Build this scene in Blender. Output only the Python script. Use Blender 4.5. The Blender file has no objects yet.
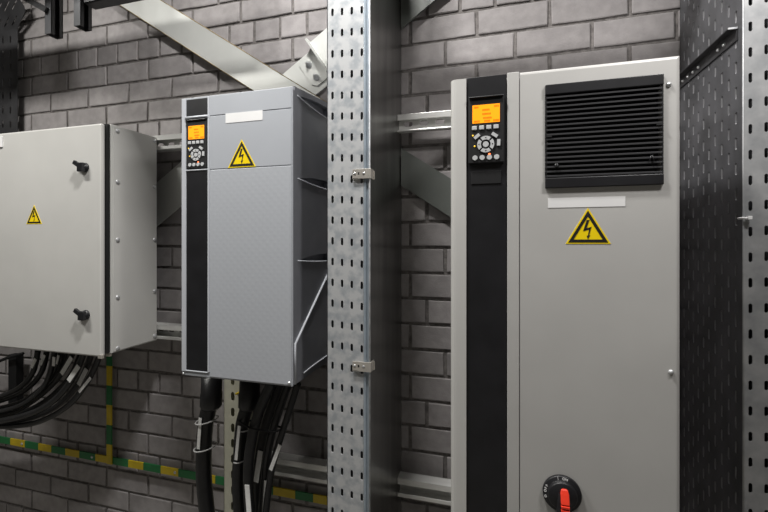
import bpy, bmesh, math, random
from mathutils import Vector, Matrix

random.seed(7)
S = bpy.context.scene
COL = S.collection
R = math.radians

# ------------------------------------------------------------------ camera, world, lights, exposure
FPX, YAW, CAM_D, CAM_Z, HORIZON = 409.3, math.atan2(116, 409.3), 1.32, 1.5, 241.0
cam_d = bpy.data.cameras.new('camera')
cam_d.sensor_width = 36.0
cam_d.lens = 36.0 * FPX / 768.0
cam_d.shift_y = -(256.0 - HORIZON) / 768.0
cam_d.clip_start = 0.02
cam = bpy.data.objects.new('camera', cam_d)
cam.location = (0, -CAM_D, CAM_Z)
cam.rotation_euler = (R(90), 0, YAW)
COL.objects.link(cam)
S.camera = cam

S.view_settings.view_transform = 'Standard'
S.view_settings.look = 'None'
S.view_settings.gamma = 1.0
S.view_settings.use_curve_mapping = False
S.view_settings.exposure = 0.0

W = bpy.data.worlds.new('world')
S.world = W
W.use_nodes = True
W.node_tree.nodes['Background'].inputs[0].default_value = (0.9, 0.95, 1.0, 1)
W.node_tree.nodes['Background'].inputs[1].default_value = 0.02

# name, position, length (along x), width, watts, colour, tilt about x
LAMPS = [
    ('short fluorescent lamp over the tall right hand cabinet', (0.55, -0.82, 2.42), 0.30, 0.10, 10.0, (1.0, 0.97, 0.95), 0),
    ('added compact work lamp over the blue grey drive unit', (-0.45, -0.75, 2.95), 0.20, 0.12, 33.0, (1.0, 0.98, 0.95), 0),  # added to brighten the fronts, kept compact so both wall gaps stay shaded
    ('fluorescent lamp over the aisle before the left steel cabinet', (-1.72, -1.05, 2.85), 0.50, 0.12, 27.0, (1.0, 0.98, 0.93), 0),
]
for n, loc, lx, ly, watts, colr, tilt in LAMPS:
    ld = bpy.data.lights.new('lamp_light', 'AREA')
    ld.shape = 'RECTANGLE'
    ld.size, ld.size_y = lx, ly
    ld.energy = watts
    ld.color = colr
    lo = bpy.data.objects.new('lamp_light', ld)
    lo.location = loc
    lo.rotation_euler = (R(tilt), 0, 0)
    COL.objects.link(lo)


def at(u, v, y):
    """photograph pixel -> point of the vertical plane at depth y (wall = 0)"""
    c, s = math.cos(YAW), math.sin(YAW)
    a = (u - 384) / FPX
    dx, dy = a * c - s, a * s + c
    t = (CAM_D + y) / dy
    return Vector((dx * t, y, CAM_Z + (HORIZON - v) / FPX * t))


def proj(x, y, z):
    c, s = math.cos(YAW), math.sin(YAW)
    yy = y + CAM_D
    zc = -x * s + yy * c
    return 384 + FPX * (x * c + yy * s) / zc, HORIZON - FPX * (z - CAM_Z) / zc


# ------------------------------------------------------------------ materials
def mat(name, col, rough=0.5, metal=0.0, var=0.0, scale=12.0, bump=0.0, bscale=200.0,
        spec=0.5, emit=None, estr=0.0, col2=None, stretch=(1, 1, 1), rand=0.0, detail=6.0, ramp=(0.35, 0.65)):
    m = bpy.data.materials.new(name)
    m.use_nodes = True
    nt = m.node_tree
    b = nt.nodes['Principled BSDF']
    b.inputs['Base Color'].default_value = (*col, 1)
    b.inputs['Roughness'].default_value = rough
    b.inputs['Metallic'].default_value = metal
    b.inputs['Specular IOR Level'].default_value = spec
    if emit:
        b.inputs['Emission Color'].default_value = (*emit, 1)
        b.inputs['Emission Strength'].default_value = estr
    if var or col2 or bump or rand:
        tc = nt.nodes.new('ShaderNodeTexCoord')
        mp = nt.nodes.new('ShaderNodeMapping')
        mp.inputs['Scale'].default_value = stretch
        nt.links.new(tc.outputs['Object'], mp.inputs['Vector'])
        vec = mp.outputs['Vector']
        oi = nt.nodes.new('ShaderNodeObjectInfo')
        if rand:
            ad = nt.nodes.new('ShaderNodeVectorMath')
            ad.operation = 'ADD'
            sc = nt.nodes.new('ShaderNodeMath')
            sc.operation = 'MULTIPLY'
            sc.inputs[1].default_value = 57.0
            nt.links.new(oi.outputs['Random'], sc.inputs[0])
            nt.links.new(vec, ad.inputs[0])
            nt.links.new(sc.outputs[0], ad.inputs[1])
            vec = ad.outputs[0]
    if var or col2 or rand:
        no = nt.nodes.new('ShaderNodeTexNoise')
        no.inputs['Scale'].default_value = scale
        no.inputs['Detail'].default_value = detail
        nt.links.new(vec, no.inputs['Vector'])
        rp = nt.nodes.new('ShaderNodeValToRGB')
        a = col2 if col2 else tuple(max(0, x * (1 - var)) for x in col)
        z = col if col2 else tuple(min(1, x * (1 + var)) for x in col)
        rp.color_ramp.elements[0].position = ramp[0]
        rp.color_ramp.elements[1].position = ramp[1]
        rp.color_ramp.elements[0].color = (*a, 1)
        rp.color_ramp.elements[1].color = (*z, 1)
        nt.links.new(no.outputs['Fac'], rp.inputs['Fac'])
        outc = rp.outputs['Color']
        if rand:
            hs = nt.nodes.new('ShaderNodeHueSaturation')
            mr = nt.nodes.new('ShaderNodeMapRange')
            mr.inputs['To Min'].default_value = 1 - rand
            mr.inputs['To Max'].default_value = 1 + rand
            nt.links.new(oi.outputs['Random'], mr.inputs['Value'])
            nt.links.new(mr.outputs['Result'], hs.inputs['Value'])
            nt.links.new(outc, hs.inputs['Color'])
            outc = hs.outputs['Color']
        nt.links.new(outc, b.inputs['Base Color'])
    if bump:
        nb = nt.nodes.new('ShaderNodeTexNoise')
        nb.inputs['Scale'].default_value = bscale
        nb.inputs['Detail'].default_value = 3
        nt.links.new(vec, nb.inputs['Vector'])
        bp = nt.nodes.new('ShaderNodeBump')
        bp.inputs['Strength'].default_value = bump
        bp.inputs['Distance'].default_value = 0.002
        nt.links.new(nb.outputs['Fac'], bp.inputs['Height'])
        nt.links.new(bp.outputs['Normal'], b.inputs['Normal'])
    return m


M = {}
M['brick'] = mat('painted brick', (0.32, 0.301, 0.301), 0.75, var=0.10, scale=30, bump=0.35, bscale=220, rand=0.10, spec=0.3)
M['mortar'] = mat('mortar', (0.185, 0.172, 0.166), 0.9, var=0.25, scale=60, bump=0.9, bscale=260, spec=0.2)
M['plaster'] = mat('grey painted plaster', (0.32, 0.31, 0.29), 0.85, var=0.08, scale=4, bump=0.2)
M['concrete'] = mat('concrete floor', (0.24, 0.23, 0.21), 0.6, var=0.2, scale=3, bump=0.2)
M['paint'] = mat('light grey powder coat', (0.57, 0.565, 0.545), 0.42, var=0.02, scale=9, bump=0.06, bscale=900, spec=0.4)
M['paint2'] = mat('silver grey powder coat', (0.50, 0.495, 0.48), 0.40, var=0.03, scale=7, bump=0.06, bscale=900, spec=0.45)
M['bluegrey'] = mat('blue grey enamel', (0.415, 0.435, 0.47), 0.42, var=0.02, scale=8, spec=0.4)
M['bluelight'] = mat('pale blue grey enamel', (0.52, 0.54, 0.58), 0.38, spec=0.45)
M['darkgrey'] = mat('dark grey casing', (0.19, 0.195, 0.215), 0.5, var=0.06, scale=14, spec=0.4)
M['slat'] = mat('grille slat', (0.045, 0.045, 0.048), 0.34, spec=0.5)
M['black'] = mat('black plastic', (0.011, 0.011, 0.013), 0.42, var=0.2, scale=20, spec=0.45)
M['matblack'] = mat('matt black', (0.012, 0.012, 0.013), 0.65, spec=0.3)
M['lcd'] = mat('amber display', (0.9, 0.32, 0.01), 0.3, emit=(1.0, 0.30, 0.005), estr=0.85)
M['lcdtext'] = mat('display ink', (0.45, 0.10, 0.0), 0.4, emit=(0.75, 0.14, 0.0), estr=0.55)
M['key'] = mat('grey key', (0.55, 0.56, 0.57), 0.5)
M['ledy'] = mat('yellow led', (0.8, 0.5, 0.02), 0.4, emit=(1, 0.6, 0.02), estr=0.7)
M['ledr'] = mat('red led', (0.9, 0.2, 0.05), 0.4, emit=(1, 0.16, 0.03), estr=2.0)
M['yellow'] = mat('sign yellow', (0.98, 0.72, 0.004), 0.35)
M['signblack'] = mat('sign black', (0.012, 0.012, 0.012), 0.45)
M['white'] = mat('white label', (0.82, 0.82, 0.82), 0.5, var=0.02)
M['galv'] = mat('galvanised steel', (0.53, 0.54, 0.55), 0.46, 0.25, col2=(0.37, 0.395, 0.42), scale=38, detail=8, bump=0.05, bscale=120, ramp=(0.38, 0.56))
M['galv2'] = mat('dull galvanised steel', (0.44, 0.445, 0.45), 0.5, 0.35, col2=(0.31, 0.32, 0.33), scale=26, detail=7, bump=0.05, bscale=120)
M['edgeglint'] = mat('cut zinc with painted glint', (0.48, 0.48, 0.50), 0.4, 0.3)  # slot edges made pale: the glint of light is in their colour
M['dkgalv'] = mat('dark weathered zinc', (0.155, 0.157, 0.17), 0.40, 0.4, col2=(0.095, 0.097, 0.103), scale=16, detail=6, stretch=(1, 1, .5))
M['cover'] = mat('smooth zinc sheet', (0.33, 0.33, 0.32), 0.30, 0.95, col2=(0.22, 0.22, 0.215), scale=6, stretch=(3, 3, 0.35), detail=5)
M['coveredge'] = mat('blue tinted zinc edge', (0.36, 0.42, 0.48), 0.4, 0.4, var=0.1, scale=20)
M['rail'] = mat('bright zinc rail', (0.80, 0.80, 0.78), 0.28, 0.35, var=0.12, scale=14, stretch=(.3, 1, 1))
M['brace'] = mat('grey green painted steel', (0.64, 0.65, 0.625), 0.42, 0.15, var=0.06, scale=5, bump=0.05, bscale=80)
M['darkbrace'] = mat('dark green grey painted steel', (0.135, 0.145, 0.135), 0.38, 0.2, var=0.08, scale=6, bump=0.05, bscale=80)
M['bracechip'] = mat('rust edge', (0.36, 0.27, 0.14), 0.7, var=0.35, scale=30)
M['zincclip'] = mat('nickel clip', (0.62, 0.59, 0.54), 0.32, 0.6, var=0.08, scale=60)
M['screw'] = mat('zinc screw', (0.62, 0.63, 0.64), 0.28, 0.55)
M['cable'] = mat('black cable sheath', (0.010, 0.010, 0.011), 0.38, var=0.3, scale=40, bump=0.2, bscale=180, spec=0.5)
M['cablegrey'] = mat('dusty cable sheath', (0.022, 0.021, 0.021), 0.45, var=0.3, scale=40, spec=0.4)
M['tag'] = mat('pale cable marker', (0.84, 0.84, 0.83), 0.45, var=0.05, scale=90)
M['tie'] = mat('white cable tie', (0.66, 0.66, 0.66), 0.45)
M['green'] = mat('earth green', (0.012, 0.16, 0.045), 0.45, var=0.1, scale=20)
M['eyellow'] = mat('earth yellow', (0.60, 0.44, 0.01), 0.45, var=0.1, scale=20)
M['red'] = mat('red lever', (0.80, 0.045, 0.02), 0.38)
M['blackzinc'] = mat('black coated steel', (0.045, 0.045, 0.048), 0.42, 0.15, var=0.3, scale=10)
M['beige'] = mat('cream slotted steel', (0.66, 0.65, 0.53), 0.45, 0.2, var=0.06, scale=20)
M['lamp'] = mat('lamp tube', (0.9, 0.9, 0.9), 0.4, emit=(1, 0.97, 0.92), estr=4.0)
M['lampbody'] = mat('white lamp housing', (0.7, 0.7, 0.7), 0.5)


def emboss(name, base):
    m = bpy.data.materials.new(name)
    m.use_nodes = True
    nt = m.node_tree
    b = nt.nodes['Principled BSDF']
    b.inputs['Base Color'].default_value = (*base, 1)
    b.inputs['Roughness'].default_value = 0.42
    tc = nt.nodes.new('ShaderNodeTexCoord')
    mp = nt.nodes.new('ShaderNodeMapping')
    mp.inputs['Rotation'].default_value = (0, R(45), 0)
    mp.inputs['Scale'].default_value = (62, 0, 62)
    nt.links.new(tc.outputs['Object'], mp.inputs['Vector'])
    vo = nt.nodes.new('ShaderNodeTexVoronoi')
    vo.inputs['Randomness'].default_value = 0.0
    vo.inputs['Scale'].default_value = 1.0
    nt.links.new(mp.outputs['Vector'], vo.inputs['Vector'])
    rp = nt.nodes.new('ShaderNodeMapRange')
    rp.inputs['From Min'].default_value = 0.1
    rp.inputs['From Max'].default_value = 0.42
    rp.inputs['To Min'].default_value = 1.0
    rp.inputs['To Max'].default_value = 0.0
    nt.links.new(vo.outputs['Distance'], rp.inputs['Value'])
    bp = nt.nodes.new('ShaderNodeBump')
    bp.inputs['Strength'].default_value = 0.08
    bp.inputs['Distance'].default_value = 0.001
    nt.links.new(rp.outputs['Result'], bp.inputs['Height'])
    nt.links.new(bp.outputs['Normal'], b.inputs['Normal'])
    return m


M['emboss'] = emboss('dimpled blue grey enamel', (0.44, 0.46, 0.495))


# ------------------------------------------------------------------ mesh helpers
class MB:
    def __init__(s):
        s.v, s.f, s.m, s.sm = [], [], [], []

    def add(s, vs, fs, mi=0, smooth=False):
        o = len(s.v)
        s.v += [tuple(x) for x in vs]
        for f in fs:
            s.f.append(tuple(i + o for i in f))
            s.m.append(mi)
            s.sm.append(smooth)
        return s

    def box(s, x0, x1, y0, y1, z0, z1, b=0.0, mi=0):
        x0, x1 = min(x0, x1), max(x0, x1)
        y0, y1 = min(y0, y1), max(y0, y1)
        z0, z1 = min(z0, z1), max(z0, z1)
        bm = bmesh.new()
        bmesh.ops.create_cube(bm, size=1.0)
        for v in bm.verts:
            v.co = Vector(((x0 + x1) / 2 + v.co.x * (x1 - x0), (y0 + y1) / 2 + v.co.y * (y1 - y0), (z0 + z1) / 2 + v.co.z * (z1 - z0)))
        if b > 0:
            bmesh.ops.bevel(bm, geom=bm.edges[:], offset=b, segments=2, affect='EDGES', profile=0.5)
        s.bm(bm, mi)
        return s

    def bm(s, bm, mi=0, smooth=False):
        bm.verts.index_update()
        s.add([v.co[:] for v in bm.verts], [[v.index for v in f.verts] for f in bm.faces], mi, smooth)
        bm.free()
        return s

    def obox(s, c, ax, ay, az, mi=0):
        """oriented box: centre and three half-axis vectors"""
        c, ax, ay, az = Vector(c), Vector(ax), Vector(ay), Vector(az)
        vs = [c + sx * ax + sy * ay + sz * az for sz in (-1, 1) for sy in (-1, 1) for sx in (-1, 1)]
        fs = [(0, 2, 3, 1), (4, 5, 7, 6), (0, 1, 5, 4), (2, 6, 7, 3), (0, 4, 6, 2), (1, 3, 7, 5)]
        if ax.cross(ay).dot(az) < 0:
            fs = [f[::-1] for f in fs]
        return s.add(vs, fs, mi)

    def prism(s, poly, y0, y1, mi=0, axis='y'):
        """polygon in (x,z) extruded y0..y1, or (y,z) along x, or (x,y) along z"""
        n = len(poly)
        mk = {'y': lambda p, d: (p[0], d, p[1]), 'x': lambda p, d: (d, p[0], p[1]), 'z': lambda p, d: (p[0], p[1], d)}[axis]
        vs = [mk(p, y0) for p in poly] + [mk(p, y1) for p in poly]
        fs = [tuple(range(n)), tuple(range(2 * n - 1, n - 1, -1))]
        fs += [(i, i + n, (i + 1) % n + n, (i + 1) % n) for i in range(n)]
        return s.add(vs, fs, mi)

    def tube(s, pts, r, n=10, mi=0, caps=True, smooth=True, sub=6):
        P_ = [Vector(p) for p in pts]
        if len(P_) > 2 and sub > 1:
            Q_ = []
            for i in range(len(P_) - 1):
                p0 = P_[max(i - 1, 0)]
                p1, p2 = P_[i], P_[i + 1]
                p3 = P_[min(i + 2, len(P_) - 1)]
                for k in range(sub):
                    t = k / sub
                    Q_.append(0.5 * ((2 * p1) + (p2 - p0) * t + (2 * p0 - 5 * p1 + 4 * p2 - p3) * t * t + (3 * p1 - p0 - 3 * p2 + p3) * t ** 3))
            Q_.append(P_[-1])
            P_ = Q_
        rings = []
        up = None
        for i, p in enumerate(P_):
            d = (P_[min(i + 1, len(P_) - 1)] - P_[max(i - 1, 0)]).normalized()
            if up is None:
                up = Vector((0, 0, 1)) if abs(d.z) < 0.9 else Vector((1, 0, 0))
            a = (up - up.dot(d) * d).normalized()
            bb = d.cross(a)
            up = a
            rr = r(i / (len(P_) - 1)) if callable(r) else r
            rings.append([p + rr * (math.cos(2 * math.pi * k / n) * a + math.sin(2 * math.pi * k / n) * bb) for k in range(n)])
        vs = [v for rg in rings for v in rg]
        fs = []
        for i in range(len(rings) - 1):
            for k in range(n):
                fs.append((i * n + k, i * n + (k + 1) % n, (i + 1) * n + (k + 1) % n, (i + 1) * n + k))
        if caps:
            fs.append(tuple(range(n))[::-1])
            fs.append(tuple(range((len(rings) - 1) * n, len(rings) * n)))
        return s.add(vs, fs, mi, smooth)

    def lathe(s, c, axis, prof, n=16, mi=0, smooth=True, cap=True):
        """profile [(distance along axis, radius)]"""
        c, axis = Vector(c), Vector(axis).normalized()
        a = axis.orthogonal().normalized()
        b = axis.cross(a)
        vs, fs = [], []
        for h, r in prof:
            for k in range(n):
                t = 2 * math.pi * k / n
                vs.append(c + axis * h + r * (math.cos(t) * a + math.sin(t) * b))
        for i in range(len(prof) - 1):
            for k in range(n):
                fs.append((i * n + k, i * n + (k + 1) % n, (i + 1) * n + (k + 1) % n, (i + 1) * n + k))
        if cap:
            fs.append(tuple(range((len(prof) - 1) * n, len(prof) * n)))
            fs.append(tuple(range(n))[::-1])
        return s.add(vs, fs, mi, smooth)

    def holed(s, cells, strips, t, fn, mi=0, edge=None):
        """sheet with slots.  cells: (x0,x1,z0,z1,cx,cz,w,h[,lean]) in sheet coordinates, strips: plain (x0,x1,z0,z1).
        fn(x,z,depth) -> 3D point; depth 0 is the front face, t the back."""
        for c in cells:
            x0, x1, z0, z1, cx, cz, w, h = c[:8]
            lean = c[8] if len(c) > 8 else 0.0
            r = w / 2
            q = h / 2 - r
            loc = [(r, q), (r * .7, q + r * .7), (0, q + r), (-r * .7, q + r * .7), (-r, q), (-r, -q), (-r * .7, -q - r * .7), (0, -q - r), (r * .7, -q - r * .7), (r, -q)]
            slot = [(cx + a + lean * b_, cz + b_) for a, b_ in loc]
            mx = cx
            out = [(x1, z1), (mx, z1), (x0, z1), (x0, z0), (mx, z0), (x1, z0)]
            n = 10
            # index map of ring quads between outline and slot
            vs = [fn(a, b_, 0) for a, b_ in out] + [fn(a, b_, 0) for a, b_ in slot] + [fn(a, b_, t) for a, b_ in out] + [fn(a, b_, t) for a, b_ in slot]
            O, I = 0, 6
            pf = [(0, 1, I + 2, I + 1, I + 0), (1, 2, I + 4, I + 3, I + 2), (2, 3, I + 5, I + 4), (3, 4, I + 7, I + 6, I + 5), (4, 5, I + 9, I + 8, I + 7), (5, 0, I + 0, I + 9)]
            fs = [f for f in pf] + [tuple(i + 16 for i in f[::-1]) for f in pf]
            s.add(vs, fs, mi)
            o_ = len(s.v) - len(vs)
            for k in range(n):
                s.f.append((o_ + I + k, o_ + I + (k + 1) % n, o_ + I + (k + 1) % n + 16, o_ + I + k + 16))
                s.m.append(mi if edge is None else edge)
                s.sm.append(False)
        for x0, x1, z0, z1 in strips:
            vs = [fn(a, b_, d) for d in (0, t) for a, b_ in ((x0, z0), (x1, z0), (x1, z1), (x0, z1))]
            s.add(vs, [(0, 1, 2, 3), (7, 6, 5, 4), (0, 4, 5, 1), (1, 5, 6, 2), (2, 6, 7, 3), (3, 7, 4, 0)], mi)
        return s

    def build(s, name, mats, parent=None, fix=False):
        me = bpy.data.meshes.new(name)
        me.from_pydata(s.v, [], s.f)
        for m in (mats if isinstance(mats, (list, tuple)) else [mats]):
            me.materials.append(m)
        me.polygons.foreach_set('material_index', s.m)
        me.polygons.foreach_set('use_smooth', s.sm)
        if fix:
            bm = bmesh.new()
            bm.from_mesh(me)
            bmesh.ops.recalc_face_normals(bm, faces=bm.faces[:])
            bm.to_mesh(me)
            bm.free()
        me.update()
        o = bpy.data.objects.new(name, me)
        COL.objects.link(o)
        if parent:
            o.parent = parent
            o.matrix_parent_inverse = parent.matrix_basis.inverted()
        return o


def tag(o, label=None, cat=None, group=None, kind=None):
    if label: o['label'] = label
    if cat: o['category'] = cat
    if group: o['group'] = group
    if kind: o['kind'] = kind
    return o


def thing(name, loc, label, cat, group=None):
    o = bpy.data.objects.new(name, None)
    o.location = loc
    o.empty_display_size = 0.05
    COL.objects.link(o)
    return tag(o, label, cat, group)


def screw(parent, c, axis, r=0.006, name='screw', m='screw'):
    b = MB()
    b.lathe(c, axis, [(-.001, r * 1.15), (0.0012, r * 1.1), (0.003, r * .8), (0.0042, r * .4)], 10)
    o = b.build(name, M[m], parent)
    return o


# ------------------------------------------------------------------ the setting
BL, BH, JT = 0.2144, 0.08343, 0.0110          # brick length and course height with joint, joint width
TOP0, X0, N0 = 2.2296 + BH, -0.167, 22.508    # top of header course 0, reference joint


def struct(name, mb, m, parent=None):
    return tag(mb.build(name, m, parent), kind='structure')


floor = struct('floor', MB().box(-4.0, 2.2, -3.4, 0.2, -0.1, 0.0), M['concrete'])
ceil = struct('ceiling', MB().box(-4.0, 2.2, -3.4, 0.2, 3.4, 3.5), M['plaster'])
struct('wall_left', MB().box(-4.1, -4.0, -3.4, 0.2, 0.0, 3.4), M['plaster'])
struct('wall_right', MB().box(2.2, 2.3, -3.4, 0.2, 0.0, 3.4), M['plaster'])
struct('wall_front', MB().box(-4.0, 2.2, -3.5, -3.4, 0.0, 3.4), M['plaster'])
wall = struct('wall_back', MB().box(-4.0, 2.2, 0.0055, 0.2, 0.0, 3.4), M['mortar'])


def brick_shape(b, L, H, rng, ox=0, oy=0, oz=0):
    j = lambda k=0.0012: rng.uniform(-k, k)
    hx, hz = (L - JT) / 2, (H - JT) / 2
    base = [(-hx, -hz), (-hx * .33, -hz), (hx * .33, -hz), (hx, -hz), (hx, hz), (hx * .33, hz), (-hx * .33, hz), (-hx, hz)]
    out = [(x + j(), z + j()) for x, z in base]
    ins = [(x - math.copysign(0.0025, x) * (1 if abs(x) > hx * .9 else 0) + j(.0006), z - math.copysign(0.0025, z) + j(.0006)) for x, z in base]
    n = 8
    vs = [(ox + x, oy + 0.009, oz + z) for x, z in out] + [(ox + x, oy + 0.0012, oz + z) for x, z in out] + [(ox + x, oy + j(.0004), oz + z) for x, z in ins]
    fs = [tuple(range(16, 24))]
    for a in (0, 8):
        fs += [(a + k, a + (k + 1) % n, a + n + (k + 1) % n, a + n + k) for k in range(n)]
    b.add(vs, fs)


rng = random.Random(3)
meshes = {}
for kind, L in (('stretcher', BL), ('header', BL / 2)):
    meshes[kind] = []
    for k in range(7):
        b = MB()
        brick_shape(b, L, BH, rng)
        o = b.build('brick', M['brick'])
        meshes[kind].append(o.data)
        bpy.data.objects.remove(o)

spots = []
for r in range(-12, 27):
    zc = TOP0 - (r + 0.5) * BH
    if r % 4 == 0:
        L, ph = BL / 2, 0.30
    else:
        L, ph = BL, (0.52 if r % 4 == 2 else 0.06)
    k = -60
    while k < 70:
        # joints at n = ph + k*(L/BL); bricks between successive joints
        n = ph + k * L / BL
        xc = X0 + (N0 - n) * BL - L / 2
        k += 1
        if -3.95 < xc - L / 2 and xc + L / 2 < 2.15:
            spots.append((xc, zc, L))
OCC = [(0, 157, 133, 347), (0, 16, 0, 133), (184, 326, 100, 378), (328, 401, -9, 600), (454, 900, 80, 600), (682, 900, -9, 600)]
seen = []
for i, (xc, zc, L) in enumerate(spots):
    vis = False
    area = 0
    for sx in (-.45, 0, .45):
        for sz in (-.4, .4):
            u, v = proj(xc + sx * L, 0, zc + sz * BH)
            if 0 < u < 768 and 0 < v < 512 and not any(a < u < b and c < v < d for a, b, c, d in OCC):
                vis = True
    if vis:
        seen.append(i)
seen_set = set(seen[:300])
rest = MB()
for i, (xc, zc, L) in enumerate(spots):
    kind = 'header' if L < BL * .8 else 'stretcher'
    dy = rng.uniform(-.0012, .0012)
    if i in seen_set:
        o = bpy.data.objects.new('brick', meshes[kind][rng.randrange(7)])
        o.location = (xc, dy, zc)
        COL.objects.link(o)
        o.parent = wall
    else:
        brick_shape(rest, L, BH, rng, xc, dy, zc)
tag(rest.build('brick_field', M['brick'], wall), kind='stuff')

# lamp fixtures above the frame
for n, loc, lx, ly, watts, colr, tilt in LAMPS:
    x, y, z = loc
    f = thing('ceiling_lamp', (x, y, z + 0.01), 'white lamp hung from the ceiling, ' + n, 'lamp')
    MB().box(x - lx / 2 - .03, x + lx / 2 + .03, y - ly / 2 - .01, y + ly / 2 + .01, z + .012, z + .07, .006).build('lamp_housing', M['lampbody'], f)
    for s in (-1, 1):
        MB().tube([(x + s * lx * .38, y, z + .07), (x + s * lx * .38, y, 3.4)], .006, 8).build('hanger_rod', M['screw'], f)


# ------------------------------------------------------------------ shared parts of the drives
def warning_sign(parent, cx, y, z0, w, h, label=None):
    """yellow triangle with black border and bolt, lying on a face that looks towards -y"""
    r0 = MB()
    tri = [(cx - w / 2, z0), (cx + w / 2, z0), (cx, z0 + h)]
    r0.prism(tri, y, y - .0006)
    o = r0.build('warning_sign', M['yellow'], parent, fix=True)
    if label: o['label'] = label
    cz = z0 + h / 3
    sc = lambda k: [(cx + (a - cx) * k, cz + (b - cz) * k) for a, b in tri]
    A, B = sc(.885), sc(.64)
    b = MB()
    ya, yb = y - .0006, y - .0010
    vs = [(p[0], yb, p[1]) for p in A + B] + [(p[0], ya, p[1]) for p in A + B]
    fs = []
    for i in range(3):
        k = (i + 1) % 3
        fs += [(i, k, k + 3, i + 3), (i, i + 6, k + 6, k), (i + 3, k + 3, k + 9, i + 9)]
    b.add(vs, fs)
    b.build('sign_border', M['signblack'], o, fix=True)
    # bolt, in units of sign width and height measured from the lower left corner
    b = MB()
    for poly in ([(.470, .665), (.535, .665), (.462, .405), (.390, .350)], [(.390, .350), (.452, .425), (.578, .475), (.532, .400)],
                 [(.528, .42), (.578, .475), (.526, .235), (.498, .235)], [(.472, .226), (.550, .240), (.498, .120)]):
        b.prism([(cx - w / 2 + p * w, z0 + q * h) for p, q in poly], yb, ya)
    b.build('bolt_symbol', M['signblack'], o, fix=True)
    return o


def ring_sector(b, cx, cz, r0, r1, a0, a1, y0, y1, n=6, mi=0):
    vs, fs = [], []
    for i in range(n + 1):
        a = R(a0 + (a1 - a0) * i / n)
        for r in (r0, r1):
            for y in (y0, y1):
                vs.append((cx + r * math.cos(a), y, cz + r * math.sin(a)))
    for i in range(n):
        q = i * 4
        fs += [(q, q + 2, q + 6, q + 4), (q, q + 1, q + 5, q + 4), (q + 2, q + 6, q + 7, q + 3)]
    fs += [(0, 2, 3, 1), (n * 4, n * 4 + 1, n * 4 + 3, n * 4 + 2)]
    b.add(vs, fs, mi)


def control_panel(parent, x0, x1, z0, z1, y, t=0.012):
    """keypad with amber display; x0..x1, z0..z1 on a plane y, standing t proud of it"""
    w, h = x1 - x0, z1 - z0
    X = lambda a: x0 + a * w
    Z = lambda a: z1 - a * h
    yf = y - t
    p = MB().box(x0, x1, y, yf, z0, z1, .003).build('control_panel', M['matblack'], parent)
    fr = MB()
    for a, b_, c, d in ((.02, .98, .0, .022),):
        fr.box(X(a), X(b_), yf - .004, yf + .004, Z(d), Z(c), .0015)
    fr.build('hood', M['black'], p)
    s = MB().box(X(.12), X(.875), yf - .0006, yf + .002, Z(.395), Z(.125)).build('screen', M['lcd'], p)
    tx = MB()
    for (a, c, L) in ((.16, .155, .12), (.72, .155, .12), (.40, .20, .20), (.40, .26, .22), (.42, .32, .22), (.16, .365, .16), (.45, .365, .14), (.70, .365, .14)):
        q = a
        while q < a + L:
            tx.box(X(q), X(q + .022), yf - .0009, yf - .0005, Z(c + .016), Z(c - .010))
            q += .034
    tx.build('display_text', M['lcdtext'], s)
    yk = yf - .0022
    for i in range(4):
        c = .175 + .2 * i
        MB().box(X(c - .068), X(c + .068), yk, yf + .001, Z(.495), Z(.435), .001).build('button', M['key'], p)
    cx, cz = X(.49), Z(.715)
    u = w
    for k in range(4):
        b = MB()
        ring_sector(b, cx, cz, u * .135, u * .235, 90 * k - 38, 90 * k + 38, yk, yf + .001)
        b.build('button', M['key'], p, fix=True)
        b = MB()
        a = R(90 * k)
        d = Vector((math.cos(a), 0, math.sin(a)))
        e = Vector((-math.sin(a), 0, math.cos(a)))
        c0 = Vector((cx, yk - .0002, cz)) + d * u * .185
        b.add([c0 + d * u * .025, c0 - d * u * .015 + e * u * .03, c0 - d * u * .015 - e * u * .03], [(0, 1, 2)])
        b.build('arrow_mark', M['matblack'], p)
    MB().lathe((cx, yf, cz), (0, -1, 0), [(0, u * .085), (.0022, u * .08)], 16, smooth=False).build('button', M['key'], p)
    for a, c, ang in ((.245, .592, 38), (.735, .585, -35), (.845, .70, 88)):
        a2 = R(ang)
        MB().obox((X(a), yf - .0006, Z(c)), Vector((math.cos(a2), 0, math.sin(a2))) * u * .09, (0, .0016, 0), Vector((-math.sin(a2), 0, math.cos(a2))) * u * .045).build('button', M['key'], p)
    for i in range(4):
        MB().lathe((X(.19 + .2 * i), yf, Z(.91)), (0, -1, 0), [(0, u * .075), (.0018, u * .07)], 14, smooth=False).build('button', M['key'], p)
    for a, c, mm in ((.13, .575, 'ledy'), (.18, .735, 'ledy')):
        MB().lathe((X(a), yf, Z(c)), (0, -1, 0), [(0, u * .026), (.001, u * .022)], 8).build('indicator_light', M[mm], p)
    MB().lathe((X(.59), yf, Z(.865)), (0, -1, 0), [(0, u * .034), (.0012, u * .03)], 8).build('indicator_light', M['ledr'], p)
    return p


# ------------------------------------------------------------------ right hand drive cabinet
DY = -0.43
d3 = thing('drive_cabinet', (0.112, -0.25, 0.74), 'tall silver grey drive cabinet with black louvred grille and red rotary handle, between the trays', 'drive')
zb, zt = 0.74, 1.8485
body = MB().box(-0.1030, 0.3245, DY + .035, -0.072, zb, zt + .006, .004)
body.build('cabinet_body', M['paint2'], d3)
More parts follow.
